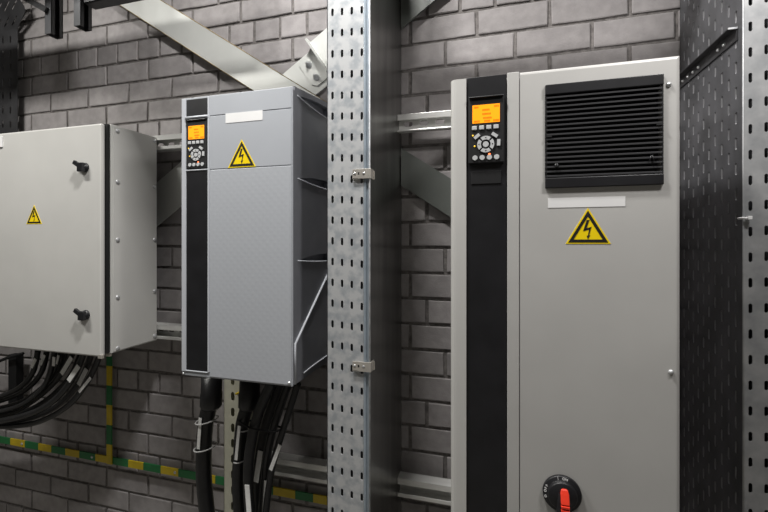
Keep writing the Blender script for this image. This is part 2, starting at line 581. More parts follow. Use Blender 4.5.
# rounded pale edge, left
prof = [(-0.1035, DY + .036), (-0.1035, DY + .014), (-0.1010, DY + .005), (-0.096, DY + .001), (-0.090, DY), (-0.0695, DY), (-0.0695, DY + .036)]
MB().prism(prof, zb, zt - .001, axis='z').build('edge_profile', M['paint'], d3, fix=True)
st = MB().box(-0.0685, 0.0135, DY + .036, DY + .003, zb, zt + .001, .001).build('front_strip', M['black'], d3)
st['label'] = 'black strip behind the keypad'
MB().box(-0.0595, 0.0025, DY + .004, DY + .0015, 1.6205, 1.6485, .0012).build('name_plate', M['matblack'], d3)
MB().box(0.0145, 0.0385, DY + .036, DY, zb, zt + .002, .0015).build('edge_profile', M['paint2'], d3)
# door with a rectangular opening for the grille
GX0, GX1, GZ0, GZ1 = 0.088, 0.297, 1.6066, 1.8155
DX0, DX1 = 0.0398, 0.3262
door = MB()
bm = bmesh.new()
xs, zs = [DX0, GX0 + .004, GX1 - .004, DX1], [zb, GZ0 + .004, GZ1 - .004, zt + .001]
vg = {}
for i, x in enumerate(xs):
    for j, z in enumerate(zs):
        vg[i, j] = bm.verts.new((x, DY, z))
for i in range(3):
    for j in range(3):
        if (i, j) != (1, 1):
            bm.faces.new((vg[i, j], vg[i + 1, j], vg[i + 1, j + 1], vg[i, j + 1]))
ex = bmesh.ops.extrude_face_region(bm, geom=bm.faces[:])
for v in [g for g in ex['geom'] if isinstance(g, bmesh.types.BMVert)]:
    v.co.y += .034
bmesh.ops.recalc_face_normals(bm, faces=bm.faces[:])
outer = [e for e in bm.edges if all(abs(v.co.y - DY) < 1e-6 for v in e.verts) and
         (all(abs(v.co.x - DX1) < 1e-6 for v in e.verts) or all(abs(v.co.z - zt - .001) < 1e-6 for v in e.verts))]
bmesh.ops.bevel(bm, geom=outer, offset=.007, segments=3, affect='EDGES', profile=.5)
door.bm(bm)
dob = door.build('door', M['paint2'], d3)
dob['label'] = 'grey sheet steel front door'
for x, z in ((0.3065, 1.7955), (0.3100, 1.253)):
    screw(d3, (x, DY, z), (0, -1, 0), .0042)
# ventilation grille
gr = MB()
yo, yi = DY - .006, DY + .014
gr.box(GX0, GX1, yo, yi, GZ1 - .0205, GZ1, .0015)
gr.box(GX0, GX1, yo, yi, GZ0, GZ0 + .0205, .0015)
gr.box(GX0, GX0 + .003, yo + .003, yi, GZ0 + .0205, GZ1 - .0205)
gr.box(GX1 - .003, GX1, yo + .003, yi, GZ0 + .0205, GZ1 - .0205)
gr.box(GX0 + .002, GX1 - .002, yi - .001, yi + .004, GZ0 + .002, GZ1 - .002)
gro = gr.build('ventilation_grille', M['black'], d3)
nsl = 18
p = (GZ1 - GZ0 - .041) / nsl
for k in range(nsl):
    z = GZ0 + .0205 + (k + .5) * p
    # louvre blade: sloping down towards the front
    poly = [(yo + .0005, z - .0030), (yo + .0005, z - .0003), (yo + .002, z + .0005), (yi - .003, z + .0042), (yi - .003, z + .0018), (yo + .004, z - .0012)]
    MB().prism(poly, GX0 + .0025, GX1 - .0025, axis='x').build('slat', M['slat'], gro, fix=True)
for a, c in ((.10, .21), (.90, .24)):
    b = MB()
    x = GX0 + a * .209
    z = GZ0 + c * .209
    for s in (-1, 1):
        b.tube([(x + s * .001, yo - .0015, z + .005), (x + s * .0035, yo - .002, z - .005)], .0014, 6)
    b.build('grille_clip', M['black'], gro)
for a, c in ((.035, .50), (.965, .545)):
    MB().box(GX0 + a * .209 - .005, GX0 + a * .209 + .005, yo - .001, yo + .004, GZ0 + c * .209 - .002, GZ0 + c * .209 + .002).build('grille_clip', M['matblack'], gro)
MB().box(0.0937, 0.2335, DY, DY - .0006, 1.5672, 1.5868).build('label_strip', M['white'], d3)['label'] = 'blank white label strip'
warning_sign(d3, 0.1675, DY, 1.4945, .0815, .071, 'yellow high voltage warning triangle')
control_panel(d3, -0.0650, 0.0088, 1.6630, 1.8045, DY + .004, .008)

# rotary switch
HC = Vector((0.1195, DY, 0.9935))
sw = MB().lathe(HC, (0, -1, 0), [(0, .0365), (.005, .0365), (.0070, .0352), (.0070, .0282), (.0078, .0278), (.0130, .0272), (.0150, .0255)], 36).build('rotary_switch', M['black'], d3)
grip = MB()
# handle: a bar hanging down from the hub, standing proud of it, with a red tongue set in its middle
def loft(b, secs, mi=0):
    """secs: list of closed loops (same count)"""
    n = len(secs[0])
    vs = [p for s_ in secs for p in s_]
    fs = [(i * n + k, i * n + (k + 1) % n, (i + 1) * n + (k + 1) % n, (i + 1) * n + k) for i in range(len(secs) - 1) for k in range(n)]
    fs += [tuple(range(n))[::-1], tuple(range((len(secs) - 1) * n, len(secs) * n))]
    b.add(vs, fs, mi)
secs = []
for dz, hw, yb_, yf_ in ((.006, .0105, .012, .018), (-.008, .0125, .012, .023), (-.026, .0135, .012, .027), (-.056, .0130, .013, .028), (-.084, .0115, .016, .027), (-.092, .008, .019, .025)):
    z = HC.z + dz
    loop = []
    for ax_, ay_ in ((-1, 0), (-1, .7), (-.7, 1), (.7, 1), (1, .7), (1, 0)):
        loop.append((HC.x + .002 + ax_ * hw, HC.y - (yb_ + (yf_ - yb_) * ay_), z))
    secs.append(loop)
loft(grip, secs)
go = grip.build('switch_handle', M['black'], sw, fix=True)
lev = MB()
secs = []
lx = HC.x + .0030
for dz, hw, yb_, yf_ in ((.0170, .0035, .013, .0165), (.0150, .0062, .013, .0185), (.009, .0078, .013, .0215), (-.002, .0078, .014, .0265), (-.007, .0078, .016, .0285)):
    z = HC.z + dz
    secs.append([(lx - hw, HC.y - yb_, z), (lx - hw, HC.y - yf_ + .001, z), (lx - hw * .8, HC.y - yf_, z), (lx + hw * .8, HC.y - yf_, z), (lx + hw, HC.y - yf_ + .001, z), (lx + hw, HC.y - yb_, z)])
loft(lev, secs)
for k in range(8):
    z = HC.z - .0120 - k * .0078
    lev.box(lx - .0078, lx + .0078, HC.y - .024, HC.y - .0305, z - .0024, z + .0022, .0008)
lev.build('red_lever', M['red'], sw, fix=True)['label'] = 'red ridged lever tongue'


def letters(parent, chars, centre, radius, a_mid, step, size, y, m, outward=True):
    for i, ch in enumerate(chars):
        if ch == ' ':
            continue
        a = a_mid - (i - (len(chars) - 1) / 2) * step
        cu = bpy.data.curves.new('letter', 'FONT')
        cu.body = ch
        cu.size = size
        cu.align_x = 'CENTER'
        cu.align_y = 'CENTER'
        cu.extrude = 0.0002
        cu.offset = 0.00025
        tmp = bpy.data.objects.new('letter', cu)
        COL.objects.link(tmp)
        bpy.context.view_layer.update()
        me = bpy.data.meshes.new_from_object(tmp.evaluated_get(bpy.context.evaluated_depsgraph_get()))
        bpy.data.objects.remove(tmp)
        rot = Matrix.Rotation(R(90), 4, 'X')
        spin = Matrix.Rotation(-R(a - 90), 4, 'Y')
        pos = Vector((centre.x + radius * math.cos(R(a)), y, centre.z + radius * math.sin(R(a))))
        me.transform(Matrix.Translation(pos) @ spin @ rot)
        me.materials.append(m)
        o = bpy.data.objects.new('letter', me)
        COL.objects.link(o)
        o.parent = parent
        o.matrix_parent_inverse = parent.matrix_basis.inverted()


letters(sw, 'I ON', HC, .0317, 90, 9.5, .0068, HC.y - .0072, M['white'])
letters(sw, 'O OFF', HC, .0317, 174, 10, .0064, HC.y - .0072, M['white'])

# ------------------------------------------------------------------ middle drive on the wall
BY = -0.34
d2 = thing('drive_unit', (-0.707, -0.2, 1.112), 'blue grey wall mounted drive unit with keypad on its left edge and dark casing sides', 'drive')
x0, x1, z0, z1 = -0.885, -0.530, 1.1125, 1.9115
# casing: core plus a right side sheet with lens shaped hand holds cut in it
MB().box(x0 + .004, x1 - .020, BY + .030, -0.072, z0 + .004, z1 - .006, .004).build('casing', M['darkgrey'], d2)
ya, yb = BY + .012, -0.076
bm = bmesh.new()
def yz_loop(pts, x):
    return [bm.verts.new((x, a, b)) for a, b in pts]
def lens(y_tip, zt_, y_end, z_up, z_lo, bend, n=8):
    top, bot = [], []
    for i in range(n + 1):
        t = i / n
        yy = y_tip + (y_end - y_tip) * t
        top.append((yy, zt_ + (z_up - zt_) * t + .006 * math.sin(math.pi * t)))
        bot.append((yy, zt_ + (z_lo - zt_) * t - bend * math.sin(math.pi * t * .8)))
    return top + bot[1:][::-1], bot
HOLES = [lens(-.314, 1.8945, -.100, 1.925, 1.896, .007), lens(-.311, 1.670, -.100, 1.690, 1.666, .004), lens(-.311, 1.4456, -.100, 1.460, 1.438, .003)]
zlo, zhi = z0 + .002, z1 + .004
zhb = z1 + .032
outer = [(ya, zlo), (yb, zlo), (yb, zhb), (-.12, zhb - .003), (ya, zhi)]
loops = [outer] + [h[0] for h in HOLES]
edges = []
lv = []
for lp in loops:
    vs = yz_loop(lp, x1)
    lv.append(vs)
    for i in range(len(vs)):
        edges.append(bm.edges.new((vs[i], vs[(i + 1) % len(vs)])))
bmesh.ops.triangle_fill(bm, use_beauty=True, use_dissolve=False, edges=edges)
for vs in lv:
    back = [bm.verts.new((x1 - .019, v.co.y, v.co.z)) for v in vs]
    for i in range(len(vs)):
        k = (i + 1) % len(vs)
        bm.faces.new((vs[i], vs[k], back[k], back[i]))
    if vs is not lv[0]:
        bm.faces.new(back)
bmesh.ops.recalc_face_normals(bm, faces=bm.faces[:])
side = MB().bm(bm).build('side_panel', M['darkgrey'], d2)
for h in HOLES:
    MB().tube([(x1 + .0005, a, b) for a, b in h[1]], .0022, 6, sub=2).build('hand_hold_lip', M['bluegrey'], side)  # paler grey than the casing, stands for light caught along the rim
# top cover, dark
MB().prism([(BY + .010, z1 - .002), (-.12, z1 + .0285), (-.076, z1 + .0315), (-.076, z1 - .004), (BY + .010, z1 - .006)], x0 + .004, x1 - .0195, axis='x').build('top_panel', M['darkgrey'], d2, fix=True)
# front cover
fc = MB().box(x0, x1, BY, BY + .005, z0, z1, .0015).build('front_cover', M['bluegrey'], d2)
MB().box(x0, x1 - .0003, BY + .0045, BY + .032, z0 + .001, z1 - .004, .003).build('cover_rim', M['darkgrey'], d2)
MB().box(-0.7895, x1 - .004, BY - .0014, BY + .002, z0 + .004, 1.7005, .001).build('lower_panel', M['emboss'], d2)['label'] = 'dimpled lower front panel'
MB().box(-0.7895, x1 - .004, BY - .0014, BY + .002, 1.7025, 1.8520, .001).build('middle_panel', M['bluegrey'], d2)
MB().box(-0.7895, x1 - .004, BY - .0014, BY + .002, 1.8540, z1 - .0015, .001).build('upper_panel', M['bluegrey'], d2)
gv = MB()
gv.box(x0 + .0005, -0.8700, BY - .003, BY + .004, z0 + .012, z1 - .0015, .0015)
gv.box(-0.7960, -0.7900, BY - .003, BY + .004, z0 + .016, z1 - .0015, .0012)
gv.box(-0.8705, -0.7960, BY - .003, BY + .004, z0 + .0135, z0 + .0165, .001)
gv.build('edge_bead', M['bluelight'], d2)
MB().box(-0.8690, -0.7965, BY - .0012, BY + .004, 1.8570, 1.9065, .001).build('front_strip', M['black'], d2)['label'] = 'short black strip above the keypad'
MB().tube([(-0.8700, BY - .003, 1.8532), (-0.7955, BY - .003, 1.8532)], .0042, 8).build('panel_ridge', M['bluelight'], d2)
MB().box(-0.8690, -0.7965, BY - .0012, BY + .004, 1.1290, 1.7005, .001).build('front_strip', M['black'], d2)['label'] = 'long black strip below the keypad'
MB().box(-0.8690, -0.7965, BY - .003, BY + .004, 1.7010, 1.7045, .001).build('panel_ridge', M['bluelight'], d2)
control_panel(d2, -0.8675, -0.7970, 1.7050, 1.8465, BY + .002, .006)
MB().box(-0.7366, -0.6193, BY - .0014, BY - .0022, 1.8285, 1.8550).build('label_strip', M['white'], d2)['label'] = 'blank white label strip'
warning_sign(d2, -0.6848, BY - .0014, 1.7035, .0880, .0765, 'yellow high voltage warning triangle')
# skirt plate on the right side, its bright folded edge rising to the rear
sk = MB()
sk.prism([(BY + .006, z0 + .004), (-.098, z0 + .004), (-.098, 1.4080), (BY + .010, 1.2255)], x1 - .001, x1 + .0035, axis='x')
sko = sk.build('side_skirt', M['darkgrey'], d2, fix=True)
MB().tube([(x1 + .003, BY + .009, z0 + .004), (x1 + .003, BY + .009, 1.2245), (x1 + .003, -.098, 1.4090)], .0032, 8, sub=1).build('folded_edge', M['bluelight'], sko)
MB().tube([(x1 + .0045, -.285, z0 + .020), (x1 + .0045, -.22, z0 + .024), (x1 + .0045, -.10, z0 + .026)], .0022, 6, sub=3).build('folded_edge', M['bluelight'], sko)
screw(d2, (x1 - .009, BY - .0015, z0 + .010), (0, -1, 0), .004)
screw(d2, (x0 + .006, BY, z0 + .006), (0, -1, 0), .003)

# ------------------------------------------------------------------ left steel cabinet
bx = -1.2415
c1 = thing('steel_cabinet', (-1.55, -0.17, 1.126), 'wide light grey steel cabinet with two black door locks, at the left edge', 'cabinet')
cz0, cz1 = 1.1265, 1.8885
MB().box(-1.868, bx, -0.072, -0.2610, cz0, cz1, .0015).build('cabinet_body', M['paint'], c1)
MB().box(-1.862, bx - .004, -0.2610, -0.2705, cz0 + .002, cz1 - .002).build('door_gasket', M['matblack'], c1)
dr = MB().box(-1.868, bx - .0115, -0.2705, -0.2860, 1.1195, 1.8855, .006).build('door', M['paint'], c1)
MB().box(bx - .001, bx + .002, -0.0745, -0.2530, cz0 + .004, cz1 - .004, .0008).build('side_plate', M['paint'], c1)
for y, zz in ((-.2375, (1.8705, 1.6988, 1.5034, 1.3100, 1.1380)), (-.0840, (1.8725, 1.7010, 1.5037, 1.3125, 1.1450))):
    for z in zz:
        screw(c1, (bx + .002, y, z), (1, 0, 0), .0075)
screw(c1, (bx - .02, -.12, cz1), (0, 0, 1), .005)
warning_sign(c1, -1.5530, -0.2860, 1.5590, .0740, .0660, 'yellow high voltage warning triangle')
MB().box(-1.815, -1.7050, -0.2860, -0.2905, 1.8345, 1.8735, .001).build('name_plate', M['white'], c1)['label'] = 'white name plate'
for x, z in ((-1.3200, 1.7430), (-1.3165, 1.2560)):
    lk = MB().lathe((x, -.286, z), (0, -1, 0), [(0, .016), (.004, .0155), (.005, .0125), (.014, .0115), (.016, .009)], 18).build('door_lock', M['black'], c1)
    b = MB()
    b.obox((x - .015, -.302, z + .009), (.014, 0, -.008), (0, .004, 0), (.0035, 0, .0055))
    b.box(x - .013, x + .011, -.294, -.307, z - .016, z + .014, .003)
    b.build('lock_wing', M['black'], lk)
for s in (-.255, -.283):
    MB().box(bx - .026, bx - .008, s - .004, s + .006, cz0 - .012, cz0 + .002, .002).build('corner_foot', M['zincclip'], c1)

# ------------------------------------------------------------------ perforated trays
def slot_cells(xc, x_edges, z0, z1, zs, w, h, lean=0.0, pitch=None):
    """one column of slots: cell borders midway between slots, ends clipped at z0,z1"""
    cells = []
    zs = sorted(z for z in zs if z0 + h * .7 < z < z1 - h * .7)
    strips = []
    for i, z in enumerate(zs):
        lo = z - pitch / 2 if i else z0
        hi = z + pitch / 2 if i < len(zs) - 1 else z1
        cells.append((x_edges[0], x_edges[1], lo, hi, xc, z, w, h, lean))
    return cells


# middle tray, closed by a sheet cover
mt = thing('cable_tray', (-0.375, -0.18, 0.3), 'closed vertical cable tray with slotted bright front and dark sheet cover, in the middle', 'cable tray')
TZ0, TZ1 = 0.30, 2.75
fx0, fx1, fy = -0.4312, -0.3315, -0.34
pt = .0536
cols = [-.4159, -.3896, -.3631, -.3362]
edges_x = [fx0 + .004, -.40275, -.37635, -.34965, fx1]
cells = []
for i, cx in enumerate(cols):
    zs = [2.0900 - .0018 * i + pt * k for k in range(-33, 13)]
    cells += slot_cells(cx, (edges_x[i], edges_x[i + 1]), TZ0, TZ1, zs, .0068, .0198, pitch=pt)
fr = MB()
fr.holed(cells, [(fx0, fx0 + .004, TZ0, TZ1)], .002, lambda x, z, d: (x, fy + d, z))
fr.build('slotted_flange', M['galv'], mt)['label'] = 'mottled bright zinc flange with rows of slots'
tb = MB()
tb.box(fx0, fx0 + .002, fy, -.004, TZ0, TZ1)
tb.box(fx0, fx1, -.006, -.004, TZ0, TZ1)
tb.box(fx1 - .001, fx1 + .001, fy + .0005, fy + .016, TZ0, TZ1)
tb.build('tray_base', M['galv2'], mt)
MB().box(fx1 + .0015, -0.3145, fy + .002, fy + .0045, TZ0, TZ1, .0008).build('cover_edge', M['coveredge'], mt)['label'] = 'bluish turned edge of the cover'
MB().box(fx1 + .0005, fx1 + .0065, fy - .0005, fy + .0022, TZ0, TZ1, .0008).build('cover_edge', M['coveredge'], mt)
cv = MB()
cv.box(-.3160, -.3130, fy - .001, -.004, TZ0, TZ1, .0008)
cv.box(fx1 + .002, -.3145, -.006, -.004, TZ0, TZ1)
cv.build('tray_cover', M['cover'], mt)['label'] = 'dark smooth reflective sheet cover'
MB().tube([(-.3150, fy - .001, TZ0), (-.3150, fy - .001, TZ1)], .0022, 8).build('cover_bead', M['galv'], mt)
for z0_ in (1.6690, 1.1840):
    k = MB()
    k.box(-.3590, -.3115, fy - .0065, fy - .0045, z0_ - .0125, z0_ + .0125, .0008)
    k.box(-.3590, -.3440, fy - .0065, fy - .0005, z0_ - .0125, z0_ - .0105)
    k.box(-.3125, -.3100, fy - .0065, fy + .020, z0_ - .0125, z0_ + .0125, .0008)
    k.box(-.3125, -.3070, fy + .016, fy + .0185, z0_ - .0125, z0_ + .009, .0008)
    ko = k.build('cover_clip', M['zincclip'], mt)
    for a in (-.3530, -.3290):
        MB().lathe((a, fy - .0063, z0_ + .001), (0, -1, 0), [(0, .0035), (.0012, .0030)], 10).build('rivet', M['screw'], ko)
    MB().box(-.3445, -.3405, fy - .0067, fy - .006, z0_ - .002, z0_ + .004).build('clip_slot', M['matblack'], ko)

# right tray, closed by an unseen side sheet: perforated base facing left, slotted flange facing the room
rt = thing('cable_tray', (0.53, -0.15, 0.3), 'vertical cable tray with dark perforated side, at the right edge', 'cable tray')
RX, RYF = 0.4780, -0.3150
pz = .0533
cells = []
ycols = [-0.2888, -0.261, -0.2321, -0.2028, -0.1735, -0.1463, -0.1192, -0.0921, -0.0651, -0.0381]
ye = [RYF + .002] + [(ycols[i] + ycols[i + 1]) / 2 for i in range(9)] + [-.012]
for i, cy in enumerate(ycols):
    zb_ = .9996 + .0125 + (0.5 * pz if i % 2 else 0)
    zs = [zb_ + pz * k for k in range(-13, 33)]
    cells += slot_cells(cy, (ye[i], ye[i + 1]), TZ0, TZ1, zs, .0072, .0262, pitch=pz)
pb = MB()
# sheet x axis = y of the scene
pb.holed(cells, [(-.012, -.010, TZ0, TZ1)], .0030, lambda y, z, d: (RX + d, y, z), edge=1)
pb.build('perforated_base', [M['dkgalv'], M['edgeglint']], rt, fix=True)['label'] = 'dark perforated sheet with staggered slots'
cells = []
fe = [RX + .002, .5038, .5306, .5578, .5950]
for i, cx in enumerate((.4905, .5172, .5441, .5712)):
    zs = [1.9368 + .0022 * i + .0522 * k for k in range(-31, 15)]
    cells += slot_cells(cx, (fe[i], fe[i + 1]), TZ0, TZ1, zs, .0068, .0202, pitch=.0522)
fl = MB()
fl.holed(cells, [(RX, RX + .002, TZ0, TZ1), (.5950, .6000, TZ0, TZ1)], .002, lambda x, z, d: (x, RYF + d, z))
fl.build('slotted_flange', M['galv2'], rt)
bk = MB().box(RX, .60, -.012, -.010, TZ0, TZ1).box(.598, .60, -.315, -.010, TZ0, TZ1)  # far side sheet is unseen, added to keep the slots black
bk.build('rear_flange_and_blind', M['dkgalv'], rt)
MB().tube([(RX + .0008, RYF + .0012, TZ0), (RX + .0008, RYF + .0012, TZ1)], .0018, 8).build('folded_edge', M['galv2'], rt)

# angle strut screwed to the perforated side
an = thing('support_angle', (0.46, -0.15, 1.92), 'dark steel angle bracket running back along the perforated tray, above the drive cabinet', 'bracket')
aw = MB()
aw.box(.4600, RX - .0008, -.2970, -.014, 1.9440, 1.9462)
aw.box(RX - .0032, RX - .0008, -.2970, -.014, 1.9190, 1.9440)
aw.build('angle', M['blackzinc'], an)
MB().box(.4597, RX - .0008, -.2985, -.2970, 1.9430, 1.9468).build('cut_end', M['galv'], an)
for y in (-.250, -.225, -.13, -.10, -.07, -.04):
    screw(an, (RX - .0032, y, 1.931), (-1, 0, 0), .004)
ty = MB()
ty.tube([(RX - .004, -.305, 1.5465), (RX - .001, RYF - .006, 1.5465), (.4850, RYF - .006, 1.5465)], .0023, 8, sub=2)
ty.box(.4810, .4890, RYF - .0110, RYF - .0035, 1.5430, 1.5505, .001)
tag(ty.build('cable_tie', M['white']), 'short white cable tie wrapped round the edge of the right cable tray', 'cable tie')

# left tray, black, flared at its top
lt = thing('cable_tray', (-2.15, -0.03, 1.15), 'black perforated cable tray with flared top, behind the left steel cabinet', 'cable tray')
LX0, LX1, LY = -2.345, -2.032, -.034
lc = [-2.3080, -2.2616, -2.2153, -2.1690, -2.1226, -2.0760]
le = [LX0] + [(lc[i] + lc[i + 1]) / 2 for i in range(5)] + [LX1 - .012]
cells = []
LZ0, LZ1 = 1.14, 2.4320
lp_ = .0622
for i, cx in enumerate(lc):
    zs = [2.0809 - .004 * (i % 2) + lp_ * k for k in range(-17, 6)]
    cells += slot_cells(cx, (le[i], le[i + 1]), LZ0, LZ1, zs, .0095, .032, pitch=lp_)
ls = MB().holed(cells, [(LX1 - .012, LX1, LZ0, LZ1)], .002, lambda x, z, d: (x, LY + d, z))
ls.build('perforated_base', M['blackzinc'], lt)
for z in (1.35, 2.20):
    MB().box(-2.30, -2.08, -.0035, LY + .002, z - .02, z + .02).build('wall_bracket', M['blackzinc'], lt)
flp = MB()
# flap leaning out into the room and to the right above the fold
SH = 1.25
fn = lambda x, z, d: (x + SH * (z - LZ1), LY - .25 * (z - LZ1) + d, z)
cells = []
for i, cx in enumerate(lc):
    cells.append((le[i], le[i + 1], LZ1, LZ1 + .058, cx, LZ1 + .030, .0095, .034))
    if i < 5:
        cells.append((le[i] - .004, le[i + 1] - .004, LZ1 + .058, LZ1 + .118, cx - .004, LZ1 + .088, .0095, .034))
flp.holed(cells, [(LX1 - .012, LX1, LZ1, LZ1 + .050)], .002, fn)
xe = le[5] - .004
tri = [(xe, LZ1 + .058), (LX1 - .012, LZ1 + .058), (LX1 - .012, LZ1 + .050), (LX1 - .001, LZ1 + .050), (LX1 - .006, LZ1 + .060), (LX1 - .030, LZ1 + .078), (xe, LZ1 + .100)]
n = len(tri)
flp.add([fn(a, b, 0) for a, b in tri] + [fn(a, b, .002) for a, b in tri], [tuple(range(n)), tuple(range(2 * n - 1, n - 1, -1))] + [(i, (i + 1) % n, (i + 1) % n + n, i + n) for i in range(n)])
flp.build('flared_end', M['blackzinc'], lt, fix=True)

# ------------------------------------------------------------------ rails on the wall (strut channel, slotted back)
def rail(xa, xb, zm, label, hgt=.054, y_back=-.026, dep=.041, lo_lip=.012, hi_lip=.019, pitch=.050):
    t = thing('mounting_rail', ((xa + xb) / 2, y_back, zm), label, 'rail', None)
    z0_, z1_ = zm - hgt / 2, zm + hgt / 2
    yf = y_back - dep
    ch = MB()
    ch.box(xa, xb, y_back - .0025, yf, z1_ - .0025, z1_, .0008)
    ch.box(xa, xb, y_back - .0025, yf, z0_, z0_ + .0025, .0008)
    o = ch.build('channel', M['rail'], t)
    lp = MB()
    lp.box(xa, xb, yf + .003, yf, z1_ - hi_lip, z1_, .0014)
    lp.build('lip', M['rail'], t)
    lp = MB()
    lp.box(xa, xb, yf + .003, yf, z0_, z0_ + lo_lip, .0014)
    lp.build('lip', M['rail'], t)
    cells, strips = [], []
    n = int((xb - xa) / pitch)
    m0 = (xb - xa - n * pitch) / 2
    strips += [(xa, xa + m0, z0_, z1_), (xa + n * pitch + m0, xb, z0_, z1_)]
    wb = MB()
    for k in range(n):
        a = xa + m0 + k * pitch
        cx = a + pitch / 2
        # sheet coordinates turned: slot lies along x -> use (z, x) as the sheet's axes
        cells.append((z0_, z1_, a, a + pitch, zm, cx, .016, .030))
    wb.holed(cells, [(c, d, a, b) for a, b, c, d in strips], .002, lambda z, x, d: (x, y_back - .002 + d, z))
    wb.build('slotted_web', M['rail'], t, fix=True)
    return t


ZA, ZB, ZC = 1.8715, 1.1575, 0.7235
rail(-1.95, -0.434, ZA, 'upper zinc mounting rail behind the left cabinet and the blue grey drive unit')
rail(-0.3115, 0.30, ZA, 'upper zinc mounting rail between middle tray and tall cabinet', y_back=-.044, dep=.022, lo_lip=.005)
rail(-1.95, -0.434, ZB, 'zinc mounting rail at the foot of the left cabinet')
rail(-0.83, -0.434, ZC, 'low zinc mounting rail behind the cables, left of the middle tray', hgt=.058)
rail(-0.3115, 0.30, ZC, 'low zinc mounting rail between middle tray and tall cabinet', hgt=.058)

# ------------------------------------------------------------------ diagonal braces on the wall
def strip_poly(p, q, w, ends=None):
    p, q = Vector(p), Vector(q)
    d = (q - p).normalized()
    nrm = Vector((-d.y, d.x)) * w / 2
    return [tuple(p - nrm), tuple(q - nrm), tuple(q + nrm), tuple(p + nrm)]


b1 = thing('diagonal_brace', (-1.2, -.018, 2.3), 'grey steel brace falling from top left to behind the middle tray', 'brace')
pa, pb_ = (-1.62, 2.6080), (-0.4700, 1.8476)
MB().prism(strip_poly(pa, pb_, .1010), -.0145, -.0225).build('flat_bar', M['brace'], b1, fix=True)
d = (Vector(pb_) - Vector(pa)).normalized()
nn = Vector((-d.y, d.x))
for s, nm in ((-1, 'lower_edge'), (1, 'upper_edge')):
    a, c = Vector(pa) + nn * s * .0505, Vector(pb_) + nn * s * .0505
    MB().tube([(a.x, -.0215, a.y), (c.x, -.0215, c.y)], .0018, 6).build('worn_edge', M['bracechip'], b1)
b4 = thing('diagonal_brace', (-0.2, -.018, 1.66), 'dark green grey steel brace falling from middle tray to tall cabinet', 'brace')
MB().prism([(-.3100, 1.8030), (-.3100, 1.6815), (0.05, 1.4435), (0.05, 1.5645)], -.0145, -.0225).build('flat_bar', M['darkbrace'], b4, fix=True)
b2 = thing('diagonal_brace', (-0.9, -.008, 1.9), 'grey steel brace rising from behind the left cabinet to the bolted joint', 'brace')
pa2, pb2 = (-1.60, 1.4505), (-0.5750, 2.1260)
MB().prism(strip_poly(pa2, pb2, .1430), -.0035, -.0085).build('flat_bar', M['brace'], b2, fix=True)
d = (Vector(pb2) - Vector(pa2)).normalized()
nn = Vector((-d.y, d.x))
q0 = Vector((-.6150, 2.0995))
pp = MB().prism([tuple(q0 - d * .045 + nn * -.034), tuple(q0 - d * .030 + nn * -.052), tuple(q0 + d * .05 + nn * -.052), tuple(q0 + d * .05 + nn * .055), tuple(q0 - d * .045 + nn * .055)], -.0085, -.0130)
ppo = pp.build('splice_plate', M['brace'], b2, fix=True)
for u, v in ((309, 65), (316.5, 77.5)):
    p_ = at(u, v, -.013)
    bt = MB()
    bt.lathe(p_, (0, -1, 0), [(0, .012), (.0025, .012), (.0025, .0085), (.010, .0085), (.011, .0055), (.018, .0052)], 14)
    bt.build('bolt', M['screw'], b2)
b3 = thing('diagonal_brace', (-0.5, -.02, 2.2), 'pale steel brace stub with a raised end rib beyond the bolted joint', 'brace')
q1 = Vector((-.5950, 2.1330))
d3_ = Vector((.832, .555)).normalized()
n3 = Vector((-d3_.y, d3_.x))
MB().prism(strip_poly(tuple(q1), tuple(q1 + d3_ * .148), .1350), -.0245, -.0165).build('flat_bar', M['brace'], b3, fix=True)
e = MB()
sa, sb = q1 - d3_ * .004 + n3 * .075, q1 - d3_ * .004 - n3 * .068
c = (sa + sb) / 2
hv = (sb - sa) / 2
e.obox((c.x, -.030, c.y), (hv.x, 0, hv.y), (d3_.x * .004, 0, d3_.y * .004), (0, .016, 0))
e.build('end_rib', M['brace'], b3)
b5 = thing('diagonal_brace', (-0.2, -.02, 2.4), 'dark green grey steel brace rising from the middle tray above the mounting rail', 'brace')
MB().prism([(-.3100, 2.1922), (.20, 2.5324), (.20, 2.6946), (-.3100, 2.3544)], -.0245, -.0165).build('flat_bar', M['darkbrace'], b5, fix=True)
bp_ = q1 + d3_ * .375 - n3 * .035
screw(b5, (bp_.x, -.0245, bp_.y), (0, -1, 0), .007)

# ------------------------------------------------------------------ green and yellow earth strips
def band(o, nm, a, b_, bands, hw, horizontal, y0=-.0155, y1=-.0195):
    """bands: list of (from, to, material key) as parts along the strip"""
    for f, t_, mk in bands:
        m = MB()
        if horizontal:
            m.box(f, t_, y0, y1, a - hw, a + hw, .0006)
        else:
            m.box(a - hw, a + hw, y0, y1, f, t_, .0006)
        m.build(nm[mk], M[mk], o)


NM = {'green': 'green_band', 'eyellow': 'yellow_band'}
eh = thing('earth_strip', (-1.3, -.02, .605), 'horizontal green and yellow earth strip along the lower wall', 'earth strip')
us = [(-70, -53, 'eyellow'), (-53, -40, 'green'), (-40, -27, 'eyellow'), (-27, 10, 'green'), (10, 24.5, 'eyellow'), (24.5, 38, 'green'), (38, 51, 'eyellow'), (51, 65, 'green'), (65, 79, 'eyellow'), (79, 95, 'green'), (95, 112, 'eyellow'), (112, 128, 'green'),
      (128, 143, 'eyellow'), (143, 160.5, 'green'), (160.5, 178, 'eyellow'), (178, 196, 'green'), (196, 215, 'eyellow'), (215, 236, 'green'), (236, 255, 'eyellow'), (255, 273, 'green'), (273, 295, 'eyellow'), (295, 313, 'green'), (313, 335, 'eyellow'), (335, 356, 'green')]
band(eh, NM, .6060, None, [(at(a, 470, -.02).x, at(b, 470, -.02).x, k) for a, b, k in us], .0145, True, -.0145, -.0195)
